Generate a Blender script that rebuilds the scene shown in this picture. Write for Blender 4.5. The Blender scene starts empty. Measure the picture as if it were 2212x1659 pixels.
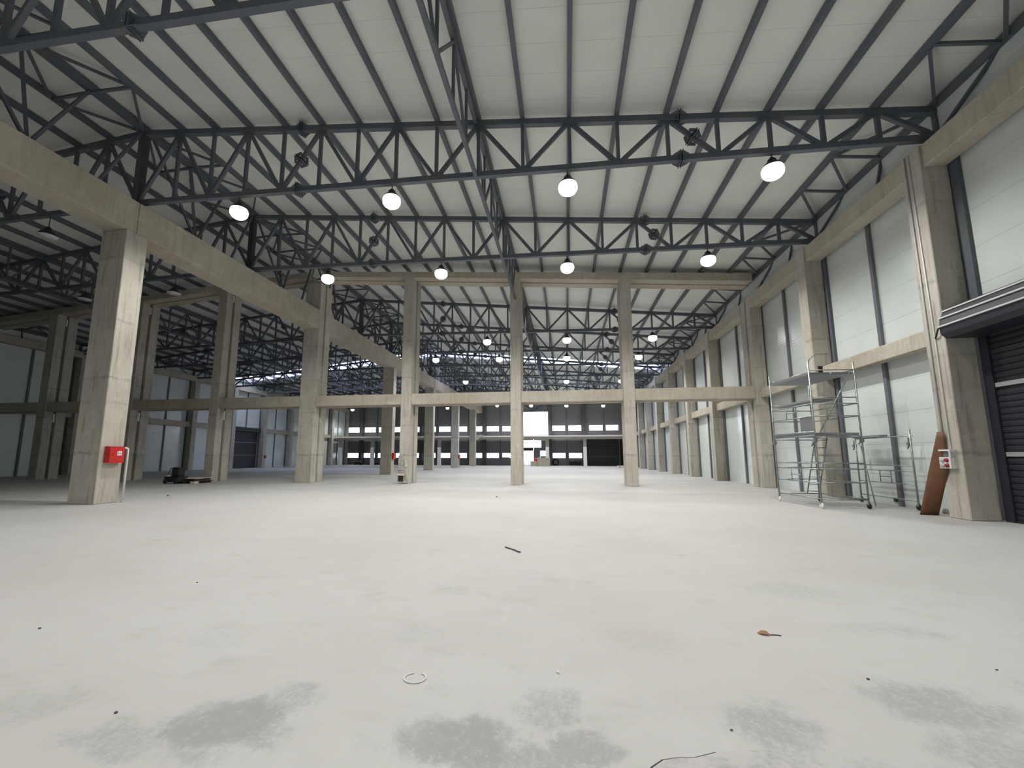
import bpy, math, random
from mathutils import Vector, Matrix
random.seed(7)
sc = bpy.context.scene
COL = sc.collection

# ------------------------------------------------------------------ camera, world, exposure
F_PX, CX, CY, YAW, PIT, ROL = 954.36, -40.81, 22.55, .1622, .1399, .001
def cam_basis():
    f = Vector((-math.sin(YAW), math.cos(YAW), 0)); r = Vector((math.cos(YAW), math.sin(YAW), 0)); u = Vector((0, 0, 1))
    f2 = f*math.cos(PIT) + u*math.sin(PIT); u2 = u*math.cos(PIT) - f*math.sin(PIT)
    return r*math.cos(ROL) + u2*math.sin(ROL), u2*math.cos(ROL) - r*math.sin(ROL), f2
_r, _u, _f = cam_basis()
cam = bpy.data.cameras.new('camera'); cam_o = bpy.data.objects.new('camera', cam); COL.objects.link(cam_o)
cam.sensor_fit = 'HORIZONTAL'; cam.sensor_width = 36; cam.lens = F_PX/2212*36
cam.shift_x = -CX/2212; cam.shift_y = CY/2212; cam.clip_end = 600; cam.clip_start = .05
cam_o.matrix_world = Matrix(((_r.x, _u.x, -_f.x, 0), (_r.y, _u.y, -_f.y, 0), (_r.z, _u.z, -_f.z, 1.6), (0, 0, 0, 1)))
sc.camera = cam_o
world = bpy.data.worlds.new('world'); sc.world = world; world.use_nodes = True
bg = world.node_tree.nodes['Background']; bg.inputs[0].default_value = (.84, .87, 1.0, 1); bg.inputs[1].default_value = 14.0
LAMP_W = 3000.0
LAMP_COL = (1.0, .975, .935)
vs = sc.view_settings; vs.view_transform = 'Standard'; vs.look = 'None'; vs.gamma = 1; vs.use_curve_mapping = False
vs.exposure = -1.34

# ------------------------------------------------------------------ numbers of the hall (metres)
XR, XL, Y1, B, DJ = 10.09, -15.57, 13.317, 6.286, .376
XWR, XWL = 10.87, -43.7          # cladding planes right / left
YB, YFRONT = 83.2, -9.0          # far end wall / wall behind the camera
XRT, XRIDGE = 10.9, -16.33       # roof edge and ridge
NX = [10.9, 9.37, 7.89, 6.42, 4.92, 3.43, 1.88, .34, -1.22, -2.74, -4.23, -5.71, -7.18, -8.65, -10.15, -11.66, -13.15, -14.68, -16.33]
ZTOP = lambda x: 11.64 + (XRT - x)/(XRT - XRIDGE)*2.73
ZBOT = lambda x: 10.79 + (XRT - x)/(XRT - XRIDGE)*.60
def yt(i): return 13.6 + B*i + (DJ if i > 2 else 0)
MIR = lambda x: 2*XRIDGE - x     # the left hall mirrors the right one about the ridge

# ------------------------------------------------------------------ mesh helpers
class MB:
    def __init__(s): s.v = []; s.f = []; s.sm = []
    def quadbox(s, P, smooth=False):
        n = len(s.v); s.v += [tuple(p) for p in P]
        for q in ((0, 3, 2, 1), (4, 5, 6, 7), (0, 1, 5, 4), (1, 2, 6, 5), (2, 3, 7, 6), (3, 0, 4, 7)):
            s.f.append(tuple(n + k for k in q)); s.sm.append(smooth)
        return s
    def box(s, x0, x1, y0, y1, z0, z1):
        return s.quadbox([(x0, y0, z0), (x1, y0, z0), (x1, y1, z0), (x0, y1, z0), (x0, y0, z1), (x1, y0, z1), (x1, y1, z1), (x0, y1, z1)])
    def bar(s, p, q, w, h, up=(0, 0, 1)):
        p, q = Vector(p), Vector(q); d = (q - p).normalized(); up = Vector(up)
        if abs(d.dot(up)) > .99: up = Vector((0, 1, 0))
        a = d.cross(up).normalized()*w/2; b = a.cross(d).normalized()*h/2
        return s.quadbox([p - a - b, p + a - b, p + a + b, p - a + b, q - a - b, q + a - b, q + a + b, q - a + b])
    def tube(s, pts, r, n=8, cap=True):
        pts = [Vector(p) for p in pts]; base = len(s.v); up = Vector((0, 0, 1)); prev = None
        for i, p in enumerate(pts):
            d = (pts[min(i + 1, len(pts) - 1)] - pts[max(i - 1, 0)]).normalized()
            if prev is None:
                a = d.cross(up if abs(d.z) < .95 else Vector((1, 0, 0))).normalized()
            else:
                a = (prev - d*prev.dot(d)).normalized()
            prev = a; b = d.cross(a); rr = r[i] if isinstance(r, (list, tuple)) else r
            for k in range(n):
                t = 2*math.pi*k/n; s.v.append(tuple(p + (a*math.cos(t) + b*math.sin(t))*rr))
        for i in range(len(pts) - 1):
            for k in range(n):
                s.f.append((base + i*n + k, base + i*n + (k + 1) % n, base + (i + 1)*n + (k + 1) % n, base + (i + 1)*n + k)); s.sm.append(True)
        if cap:
            s.f.append(tuple(base + k for k in range(n))[::-1]); s.sm.append(False)
            e = base + (len(pts) - 1)*n; s.f.append(tuple(e + k for k in range(n))); s.sm.append(False)
        return s
    def lathe(s, prof, c=(0, 0, 0), n=20, axis='Z'):
        base = len(s.v); m = len(prof)
        for (r, h) in prof:
            for k in range(n):
                t = 2*math.pi*k/n; x, y = r*math.cos(t), r*math.sin(t)
                p = (x, y, h) if axis == 'Z' else ((h, x, y) if axis == 'X' else (x, h, y))
                s.v.append((p[0] + c[0], p[1] + c[1], p[2] + c[2]))
        for i in range(m - 1):
            for k in range(n):
                s.f.append((base + i*n + k, base + i*n + (k + 1) % n, base + (i + 1)*n + (k + 1) % n, base + (i + 1)*n + k)); s.sm.append(True)
        return s
    def prism(s, poly, y0, y1):
        """poly in (x, z), extruded along Y"""
        n = len(poly); b = len(s.v)
        s.v += [(x, y0, z) for x, z in poly] + [(x, y1, z) for x, z in poly]
        s.f.append(tuple(range(b, b + n))); s.sm.append(False); s.f.append(tuple(range(b + 2*n - 1, b + n - 1, -1))); s.sm.append(False)
        for k in range(n):
            s.f.append((b + k, b + n + k, b + n + (k + 1) % n, b + (k + 1) % n)); s.sm.append(False)
        return s
    def mesh(s, name, mat=None):
        me = bpy.data.meshes.new(name); me.from_pydata(s.v, [], s.f)
        me.polygons.foreach_set('use_smooth', s.sm); me.update()
        if mat: me.materials.append(mat)
        return me
    def build(s, name, mat, parent=None, **kw):
        return put(name, s.mesh(name, mat), parent, **kw)

def put(name, me, parent=None, loc=None, bevel=0, **kw):
    o = bpy.data.objects.new(name, me); COL.objects.link(o)
    if loc: o.location = loc
    if parent: o.parent = parent
    if bevel:
        m = o.modifiers.new('bevel', 'BEVEL'); m.width = bevel; m.segments = 1; m.limit_method = 'ANGLE'
    for k, v in kw.items(): o[k] = v
    return o
def thing(name, label, cat, loc=(0, 0, 0), group=None):
    o = put(name, None, None, loc, label=label, category=cat)
    if group: o['group'] = group
    return o
def tagged(o, label, cat, group=None, kind='thing'):
    o['label'] = label; o['category'] = cat
    if kind: o['kind'] = kind
    if group: o['group'] = group
    return o
def struct(o): o['kind'] = 'structure'; return o
ORD = ['first', 'second', 'third', 'fourth', 'fifth', 'sixth', 'seventh', 'eighth', 'ninth', 'tenth', 'eleventh', 'twelfth', 'thirteenth']

# ------------------------------------------------------------------ materials
def mat(name, col, rough=.6, metal=0, spec=.5, emit=None, es=0):
    m = bpy.data.materials.new(name); m.use_nodes = True; b = m.node_tree.nodes['Principled BSDF']
    b.inputs['Base Color'].default_value = (*col, 1); b.inputs['Roughness'].default_value = rough
    b.inputs['Metallic'].default_value = metal; b.inputs['Specular IOR Level'].default_value = spec
    if emit: b.inputs['Emission Color'].default_value = (*emit, 1); b.inputs['Emission Strength'].default_value = es
    return m
class NT:
    def __init__(s, m): s.t = m.node_tree; s.b = s.t.nodes['Principled BSDF']
    def n(s, typ, **kw):
        x = s.t.nodes.new(typ)
        for k, v in kw.items():
            if k.startswith('i_'): 
                key = k[2:]; key = int(key) if key.isdigit() else key.replace('_', ' ')
                x.inputs[key].default_value = v
            else: setattr(x, k, v)
        return x
    def l(s, a, b): s.t.links.new(a, b)
    def pos(s): return s.n('ShaderNodeNewGeometry').outputs['Position']
    def scaled(s, v, sc_):
        x = s.n('ShaderNodeVectorMath', operation='MULTIPLY'); s.l(v, x.inputs[0]); x.inputs[1].default_value = sc_; return x.outputs[0]
    def noise(s, v, scale, detail=4, rough=.55):
        x = s.n('ShaderNodeTexNoise'); s.l(v, x.inputs['Vector']); x.inputs['Scale'].default_value = scale; x.inputs['Detail'].default_value = detail
        x.inputs['Roughness'].default_value = rough; return x.outputs['Fac']
    def rng(s, v, a, b, c=0, d=1, smooth=True):
        x = s.n('ShaderNodeMapRange'); x.interpolation_type = 'SMOOTHSTEP' if smooth else 'LINEAR'
        s.l(v, x.inputs[0])
        for k, val in zip((1, 2, 3, 4), (a, b, c, d)): x.inputs[k].default_value = val
        return x.outputs[0]
    def math(s, op, a, b=None):
        x = s.n('ShaderNodeMath', operation=op)
        for k, v in ((0, a), (1, b)):
            if v is None: continue
            if isinstance(v, (int, float)): x.inputs[k].default_value = v
            else: s.l(v, x.inputs[k])
        return x.outputs[0]
    def mix(s, f, a, b):
        x = s.n('ShaderNodeMix', data_type='RGBA')
        if isinstance(f, (int, float)): x.inputs[0].default_value = f
        else: s.l(f, x.inputs[0])
        for k, v in ((6, a), (7, b)):
            if isinstance(v, tuple): x.inputs[k].default_value = (*v, 1) if len(v) == 3 else v
            else: s.l(v, x.inputs[k])
        return x.outputs[2]
    def bump(s, h, strength, dist=.01):
        x = s.n('ShaderNodeBump'); x.inputs['Strength'].default_value = strength; x.inputs['Distance'].default_value = dist
        s.l(h, x.inputs['Height']); s.l(x.outputs[0], s.b.inputs['Normal'])
    def color(s, c): s.l(c, s.b.inputs['Base Color'])

def concrete(name, base, dark, tint, run=1.0):
    m = mat(name, base, .85, spec=.25); t = NT(m); p = t.pos()
    big = t.noise(p, .55, 5, .6); mid = t.noise(t.scaled(p, (3, 3, .5)), 1.2, 5, .65); fine = t.noise(p, 22, 3)
    c = t.mix(t.rng(big, .35, .7), base, tint)
    c = t.mix(t.rng(mid, .52, .78, 0, .75), c, dark)
    c = t.mix(t.rng(fine, .45, .75, 0, .30), c, dark); pit = t.noise(p, 6.5, 6, .75); c = t.mix(t.rng(pit, .58, .70, 0, .5), c, dark)
    # board marks of the formwork, faint vertical lines
    sx = t.n('ShaderNodeSeparateXYZ'); t.l(p, sx.inputs[0])
    xy = t.math('ADD', sx.outputs[0], sx.outputs[1])
    w = t.math('ABSOLUTE', t.math('SUBTRACT', t.math('FRACT', t.math('MULTIPLY', xy, 4.6)), .5))
    c = t.mix(t.rng(w, .47, .5, 0, .28*run), c, dark)
    # cold joints between the pours, and each pour a slightly different grey
    wob = t.math('MULTIPLY', t.math('SUBTRACT', t.noise(p, 3.5, 5, .7), .5), .30)
    zz = t.math('ADD', sx.outputs[2], wob)
    jm = None; lift = None
    for zj, st in ((1.69, .55), (4.32, .5), (3.46, .28), (6.4, .45), (8.7, .35)):
        d = t.math('ABSOLUTE', t.math('SUBTRACT', zz, zj))
        k = t.rng(d, .005, .085, st, 0)
        jm = k if jm is None else t.math('MAXIMUM', jm, k)
        g_ = t.math('GREATER_THAN', zz, zj); lift = g_ if lift is None else t.math('ADD', lift, g_)
    cell = t.math('ADD', t.math('MULTIPLY', t.math('FLOOR', t.math('MULTIPLY', xy, .33)), 7.3), lift)
    wn = t.n('ShaderNodeTexWhiteNoise', noise_dimensions='1D'); t.l(cell, wn.inputs['W'])
    c = t.mix(t.rng(wn.outputs['Value'], 0, 1, 0, .34, False), c, dark)
    streak = t.noise(t.scaled(p, (5, 5, .35)), 1.6, 4, .6)
    c = t.mix(t.rng(streak, .50, .72, 0, .62*run), c, tuple(x*.7 for x in dark))
    blot = t.noise(p, 1.9, 5, .7); c = t.mix(t.rng(blot, .56, .7, 0, .35), c, tuple(min(1, x*1.25) for x in base))
    c = t.mix(t.math('MULTIPLY', jm, t.rng(t.noise(p, 1.4, 3), .38, .6, .15, 1)), c, tuple(x*.6 for x in dark))
    t.color(c)
    t.bump(t.math('ADD', fine, t.math('MULTIPLY', mid, 2.0)), .5, .01)
    return m
M = {}
M['concrete'] = concrete('concrete', (.55, .525, .47), (.33, .305, .26), (.46, .43, .37))
M['beam_concrete'] = concrete('beam_concrete', (.53, .495, .425), (.31, .27, .215), (.43, .385, .315), .4)
M['white_paint'] = mat('white_paint', (.82, .82, .81), .7)

def make_panel(name, col, rough, ribs, axis):
    m = mat(name, col, rough, spec=.5); t = NT(m); p = t.pos()
    sx = t.n('ShaderNodeSeparateXYZ'); t.l(p, sx.inputs[0])
    v = sx.outputs[axis]
    tri = t.math('ABSOLUTE', t.math('SUBTRACT', t.math('FRACT', t.math('MULTIPLY', v, ribs)), .5))
    nz = t.noise(p, .6, 3); c = t.mix(t.rng(nz, .3, .7), col, tuple(x*.93 for x in col)); t.color(c)
    t.bump(t.math('ADD', t.rng(tri, .1, .3), t.math('MULTIPLY', t.noise(p, 1.3, 2), .8)), .12, .006)
    return m
M['panel'] = make_panel('wall_panel', (.68, .73, .72), .17, 8, 2)
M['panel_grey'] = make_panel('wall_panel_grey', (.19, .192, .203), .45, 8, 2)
M['roof_panel'] = make_panel('roof_panel', (.74, .765, .73), .55, 8, 1)
M['seam'] = mat('panel_seam', (.25, .27, .27), .8)
M['outer'] = mat('outer_sheet', (.30, .30, .30), .8)

m = M['steel'] = mat('dark_steel', (.060, .066, .078), .5, spec=.4); t = NT(m); p = t.pos()
t.color(t.mix(t.rng(t.noise(p, 1.1, 4), .35, .7), (.098, .113, .142), (.122, .130, .146)))
M['post'] = mat('grey_post', (.135, .14, .16), .5)
M['galv'] = mat('galvanised_tube', (.42, .46, .47), .42, .75); t = NT(M['galv']); p = t.pos()
t.color(t.mix(t.rng(t.noise(p, 9, 4), .35, .65), (.25, .28, .285), (.38, .41, .41)))
M['deck'] = mat('aluminium_deck', (.27, .29, .30), .5, .4)
M['dark_door'] = mat('dark_door', (.022, .024, .034), .45, spec=.5)
M['door_stripe'] = mat('door_stripe', (.33, .34, .36), .5)
M['rib'] = mat('pale_rib', (.62, .63, .65), .4)
M['black'] = mat('black_plastic', (.012, .012, .013), .6)
M['rubber'] = mat('black_rubber', (.015, .015, .016), .8)
M['white'] = mat('white_plastic', (.75, .75, .73), .5)
M['grey_plastic'] = mat('grey_plastic', (.50, .50, .50), .5)
M['red'] = mat('red_enamel', (.50, .018, .016), .4); M['red_dark'] = mat('dark_red', (.22, .012, .012), .6)
M['red_socket'] = mat('red_socket', (.28, .02, .03), .5)
M['sheet_grey'] = mat('grey_sheet', (.17, .175, .19), .6)
M['lamp_body'] = mat('lamp_body', (.03, .03, .032), .5)
M['lamp_on'] = mat('lamp_lens', (.9, .9, .9), .4, emit=(1, .985, .96), es=12)
M['lamp_off'] = mat('lamp_lens_off', (.55, .55, .55), .4)
m = M['hardboard'] = mat('brown_hardboard', (.17, .075, .035), .7); t = NT(m); p = t.pos()
t.color(t.mix(t.rng(t.noise(p, 3, 5), .35, .7), (.17, .075, .036), (.12, .056, .028)))
t.bump(t.noise(p, 60, 2), .15, .003)
m = M['timber'] = mat('grey_timber', (.36, .33, .27), .8); t = NT(m); p = t.pos()
t.color(t.mix(t.rng(t.noise(t.scaled(p, (1, 4, 9)), 2, 4), .3, .7), (.55, .52, .44), (.36, .34, .28)))
M['dark_timber'] = mat('dark_timber', (.045, .032, .026), .8)
M['board_edge'] = mat('pale_board', (.62, .58, .50), .7)
m = M['plaster'] = mat('rough_mortar', (.42, .40, .36), .9); t = NT(m); p = t.pos()
t.color(t.mix(t.rng(t.noise(p, 6, 6, .7), .35, .65), (.50, .475, .43), (.27, .25, .22))); t.bump(t.noise(p, 14, 5), .8, .02)
M['leaf'] = mat('dry_leaf', (.30, .15, .075), .8); M['twig'] = mat('dark_twig', (.07, .07, .06), .8)
M['pebble'] = mat('dark_pebble', (.08, .075, .07), .9)
M['dark_gap'] = mat('recess_dark', (.02, .017, .015), .9)
M['plastic_film'] = mat('plastic_film', (.62, .63, .66), .3)
M['car'] = mat('car_paint', (.10, .11, .14), .35); M['asphalt'] = mat('yard_ground', (.34, .34, .34), .9)

g = M['glass'] = bpy.data.materials.new('window_glass'); g.use_nodes = True; nt = g.node_tree; nt.nodes.clear()
out = nt.nodes.new('ShaderNodeOutputMaterial'); mx = nt.nodes.new('ShaderNodeMixShader'); tr = nt.nodes.new('ShaderNodeBsdfTransparent'); gl = nt.nodes.new('ShaderNodeBsdfGlossy')
tr.inputs[0].default_value = (.93, .96, .97, 1); gl.inputs['Roughness'].default_value = .03; mx.inputs[0].default_value = .08
nt.links.new(tr.outputs[0], mx.inputs[1]); nt.links.new(gl.outputs[0], mx.inputs[2]); nt.links.new(mx.outputs[0], out.inputs[0])
g = M['skylight'] = bpy.data.materials.new('translucent_sheet'); g.use_nodes = True; nt = g.node_tree; nt.nodes.clear()
out = nt.nodes.new('ShaderNodeOutputMaterial'); mx = nt.nodes.new('ShaderNodeMixShader'); tr = nt.nodes.new('ShaderNodeBsdfTransparent'); tl = nt.nodes.new('ShaderNodeBsdfTranslucent')
tr.inputs[0].default_value = (.9, .93, 1, 1); tl.inputs[0].default_value = (.9, .92, 1, 1); mx.inputs[0].default_value = .5
nt.links.new(tr.outputs[0], mx.inputs[1]); nt.links.new(tl.outputs[0], mx.inputs[2]); nt.links.new(mx.outputs[0], out.inputs[0])

# floor: power-floated concrete under pale dust, grey where the dust is worn off
m = M['floor'] = mat('dusty_concrete_floor', (.60, .59, .565), .62, spec=.3); t = NT(m); p = t.pos()
n1 = t.noise(p, .32, 5, .6); n2 = t.noise(t.scaled(p, (1, 1.6, 1)), 1.6, 6, .65); n3 = t.noise(p, 9, 6, .7); n4 = t.noise(p, 45, 3, .6)
c = t.mix(t.rng(n1, .35, .68), (.475, .473, .463), (.435, .432, .42))
n5 = t.noise(t.scaled(p, (.55, 2.2, 1)), 1.1, 6, .7); n6 = t.noise(t.scaled(p, (3.0, .8, 1)), 2.2, 5, .7)
c = t.mix(t.rng(n5, .54, .72, 0, .30), c, (.35, .347, .335)); c = t.mix(t.rng(n6, .56, .76, 0, .22), c, (.58, .577, .565))
c = t.mix(t.rng(n2, .54, .76, 0, .55), c, (.35, .347, .335))
dn = t.n('ShaderNodeTexNoise'); t.l(p, dn.inputs['Vector']); dn.inputs['Scale'].default_value = 4.5; dn.inputs['Detail'].default_value = 5
off = t.n('ShaderNodeVectorMath', operation='MULTIPLY_ADD'); t.l(dn.outputs['Color'], off.inputs[0]); off.inputs[1].default_value = (.5, .5, 0); off.inputs[2].default_value = (-.25, -.25, 0)
pp = t.n('ShaderNodeVectorMath', operation='ADD'); t.l(p, pp.inputs[0]); t.l(off.outputs[0], pp.inputs[1])
SPOTS = [(-2.05, 2.62, .42, .36, 1), (-1.85, 2.95, .22, .22, .7), (-.62, 2.68, .42, .26, 1), (-.12, 3.12, .24, .34, .7), (.05, 2.72, .25, .2, .9), (1.18, 3.12, .30, .34, .8),
         (2.35, 3.55, .45, .38, .8), (2.3, 3.05, .4, .22, .7), (-3.45, 2.6, .34, .30, .5), (-1.43, 5.46, .34, .22, .5), (-1.35, 4.17, .34, .25, .45), (-3.1, 3.72, .36, .28, .4),
         (.64, 4.35, .42, .32, .4), (2.6, 6.14, .75, .42, .5), (4.4, 6.75, .75, .45, .35), (2.9, 4.95, .6, .22, .5), (-.35, 6.16, .32, .16, .4), (-.6, 4.25, .3, .22, .35), (-3.1, 6.05, .4, .22, .35),
         (3.4, 3.9, .5, .25, .5), (-.25, 2.62, .4, .2, .8), (-2.6, 2.4, .4, .2, .7), (1.7, 2.75, .4, .2, .5), (-2.3, 4.4, .6, .2, .25), (1.3, 8.2, .8, .2, .3), (-1.2, 7.0, .7, .2, .3), (6.5, 9.5, 1.2, .35, .35), (9.0, 8.6, 1.0, .5, .4), (3.5, 10.5, 1.4, .3, .25), (-8, 7.5, 1.3, .5, .25)]
mk = None
for (sx_, sy_, rx, ry, st) in SPOTS:
    a = t.n('ShaderNodeVectorMath', operation='SUBTRACT'); t.l(pp.outputs[0], a.inputs[0]); a.inputs[1].default_value = (sx_, sy_, 0)
    b_ = t.n('ShaderNodeVectorMath', operation='MULTIPLY'); t.l(a.outputs[0], b_.inputs[0]); b_.inputs[1].default_value = (.8/rx, .8/ry, 0)
    ln = t.n('ShaderNodeVectorMath', operation='LENGTH'); t.l(b_.outputs[0], ln.inputs[0])
    k = t.rng(ln.outputs['Value'], .35, 1.15, st, 0)
    mk = k if mk is None else t.math('MAXIMUM', mk, k)
g1 = t.noise(t.scaled(p, (1.4, .8, 1)), 13, 8, .78)
grain = t.math('ADD', t.math('MULTIPLY', t.math('SUBTRACT', g1, .5), 2.6), t.math('MULTIPLY', t.math('SUBTRACT', n4, .5), 1.2))
mk = t.math('MULTIPLY', mk, t.rng(t.math('ADD', mk, grain), .12, 1.0, 0, 1))
c = t.mix(t.math('MULTIPLY', mk, .68), c, (.235, .235, .23))
c = t.mix(t.rng(n4, .55, .8, 0, .18), c, (.60, .595, .58))
t.color(c); t.bump(t.math('ADD', n3, t.math('MULTIPLY', n4, .5)), .12, .004)

# ------------------------------------------------------------------ floor
fl = struct(MB().box(XWL - .4, XWR + .4, YFRONT - .3, YB + .35, -.3, 0).build('floor', M['floor']))
edge = [(.40, 2.64), (.47, 2.71), (.55, 2.74), (.65, 2.76), (.77, 2.82), (.91, 2.86), (1.06, 2.89), (1.19, 2.86), (1.29, 2.79), (1.34, 2.6), (1.2, 2.3), (.8, 2.2), (.45, 2.3), (.36, 2.5)]
pm = MB(); n = len(edge); pm.v = [(x, y, -.02) for x, y in edge] + [(x + (.85 - x)*.02, y + (2.55 - y)*.02, .006) for x, y in edge]
pm.f = [tuple(range(n, 2*n))] + [(k, (k + 1) % n, n + (k + 1) % n, n + k) for k in range(n)]; pm.sm = [False]*(n + 1)
M['patch'] = mat('repair_mortar', (.50, .495, .475), .7); tt = NT(M['patch']); tt.color(tt.mix(tt.rng(tt.noise(tt.pos(), 7, 6, .7), .4, .65), (.44, .435, .425), (.32, .318, .31)))
pm.build('repair_patch', M['patch'], fl)
MB().tube([(x, y, .002) for x, y in edge[:5]], .0035, 5).build('crack', M['twig'], fl)
struct(MB().box(-80, 50, YB + .4, 170, -.35, -.05).build('ground', M['asphalt']))

# ------------------------------------------------------------------ ceiling: roof panels on purlins
th = math.atan2(2.73, XRT - XRIDGE)
ROOF_LIFT = .34                                  # underside of the panels above the top chord's axis
def roofpt(x, dz=0): return ZTOP(x) + ROOF_LIFT + dz
SKY0, SKY1 = 52.0, 55.0
ceil = MB()
for (ya, yb) in ((YFRONT - .4, SKY0), (SKY1, YB + .4)):
    for sgn in (0, 1):
        xs = [(XWR + .5), XRIDGE]
        P = []
        for dz in (.11, .16):
            for (x, y) in ((xs[1], ya), (xs[0], ya), (xs[0], yb), (xs[1], yb)):
                P.append((MIR(x) if sgn else x, y, roofpt(x, dz)))
        ceil.quadbox(P)
ceil_o = struct(ceil.build('ceiling', M['outer']))
def strip(x0, x1, w, name_mat):
    P = []
    for dz in (0, .10):
        for (x, y) in ((x1, 0), (x0, 0), (x0, w), (x1, w)): P.append((x, y, roofpt(x, dz)))
    return MB().quadbox(P).mesh('roof_panel', name_mat)
strip_r = strip(XWR + .45, XRIDGE, .995, M['roof_panel'])
PL = []
for dz in (0, .10):
    for (x, y) in ((XRIDGE, 0), (XWR + .45, 0), (XWR + .45, .995), (XRIDGE, .995)): PL.append((MIR(x), y, roofpt(x, dz)))
strip_l = MB().quadbox(PL).mesh('roof_panel', M['roof_panel'])
sky_r = strip_r.copy(); sky_r.materials[0] = M['skylight']; sky_l = strip_l.copy(); sky_l.materials[0] = M['skylight']
y = YFRONT
while y < YB:
    sk = SKY0 - .01 <= y < SKY1 - .01
    put('skylight_panel' if sk else 'roof_panel', sky_r if sk else strip_r, ceil_o, (0, y, 0))
    put('skylight_panel' if sk else 'roof_panel', sky_l if sk else strip_l, ceil_o, (0, y, 0))
    y += 1.0
for k, x in enumerate(NX):
    for sgn in ((0, 1) if k < 18 else (0,)):
        xx = MIR(x) if sgn else x
        w, h = (.26, .24) if k in (0, 18) else (.13, .22)
        z = ZTOP(x) + .1 + h/2 if k not in (0, 18) else ZTOP(x) + .14
        MB().box(xx - w/2, xx + w/2, YFRONT + .05, YB - .05, z - h/2, z + h/2).build('edge_beam' if k == 0 else ('ridge_beam' if k == 18 else 'purlin'), M['steel'], ceil_o)

# ------------------------------------------------------------------ walls
POST_W = .15
def row_edges(ztop): 
    z = [0.0]
    while z[-1] + 1.02 < ztop - .2: z.append(z[-1] + 1.02)
    return z + [ztop]
def side_wall(name, X, out, holes, near_individual):
    """cladding in plane X; out = +1 when the wall's back is towards +X; holes = [(y0, y1, z1)]"""
    zt = roofpt(XWR) + .08
    w = struct(put(name, MB().box(*sorted((X + out*.10, X + out*.16)), YFRONT - .4, YB + .4, 8.0, zt).mesh(name, M['outer'])))
    bk = MB(); yb = [YFRONT - .4] + [v for h in sorted(holes) for v in h[:2]] + [YB + .4]
    for a, b in zip(yb[::2], yb[1::2]): bk.box(*sorted((X + out*.10, X + out*.16)), a, b, 0, 8.0)
    for h in holes: bk.box(*sorted((X + out*.10, X + out*.16)), h[0], h[1], h[2], 8.0)
    bk.build('outer_skin', M['outer'], w)
    cols = [YFRONT] + [Y1 + B*i + .33 + (DJ if i > 2 else 0) for i in range(-3, 12)] + [YB]
    cols = sorted(set(round(c, 3) for c in cols if YFRONT <= c <= YB))
    es = row_edges(zt)
    cache = {}
    for a, b in zip(cols, cols[1:]):
        for z0, z1 in zip(es, es[1:]):
            zz0 = z0
            skip = False
            for h in holes:
                if a >= h[0] - 1.2 and b <= h[1] + 1.2:
                    if z1 <= h[2] + .01: skip = True
                    elif z0 < h[2]: zz0 = h[2]
            if skip: continue
            key = (round(b - a, 2), round(z1 - zz0, 3))
            if key not in cache:
                cache[key] = MB().box(*sorted((0, out*.09)), .002, b - a - .002, .0025, z1 - zz0 - .0025).mesh('wall_panel', M['panel'])
            put('wall_panel', cache[key], w, (X, a, zz0))
    return w
DOOR1 = (Y1 - B + .66, Y1 - .02, 5.0)
wr = side_wall('wall_right', XWR, 1, [DOOR1], True)
DOOR2 = (51.9, 57.3, 5.25)
wl = side_wall('wall_left', XWL, -1, [DOOR2], True)
# steel posts that carry the cladding
def col_y(i): return Y1 + B*i + (DJ if i > 2 else 0)
post_slim = MB().box(-.045, .045, -.05, .05, 0, 10.4).mesh('cladding_post', M['post'])
post_full = MB().box(-.045, .045, -POST_W/2, POST_W/2, 0, 10.4).mesh('cladding_post', M['post'])
post_up = MB().box(-.045, .045, -POST_W/2, POST_W/2, 5.3, 10.4).mesh('cladding_post', M['post'])
for i in range(-1, 12):
    for (X, wob) in ((XWR - .055, wr), (XWL + .055, wl)):
        c0 = col_y(i); yb_ = c0 + B/2 + .33 if i != 11 else None
        inhole = lambda y: any(h[0] - .3 < y < h[1] + .3 for h in (DOOR1 if X > 0 else DOOR2,))
        if yb_ and yb_ < YB - .6: put('cladding_post', post_up if inhole(yb_) else post_full, wob, (X, yb_, 0))
        y2 = c0 - .075
        if y2 > YFRONT and i != 2 and not (i == 0 and X > 0): put('cladding_post', post_slim, wob, (X, y2, 0))

MB().box(10.77, 10.86, Y1 - .28, Y1 - .02, 4.8, 10.4).build('cladding_post', M['steel'], wr)
MB().box(10.77, 10.86, col_y(1) - .20, col_y(1) - .02, 0, 10.4).build('cladding_post', M['steel'], wr)
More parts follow.
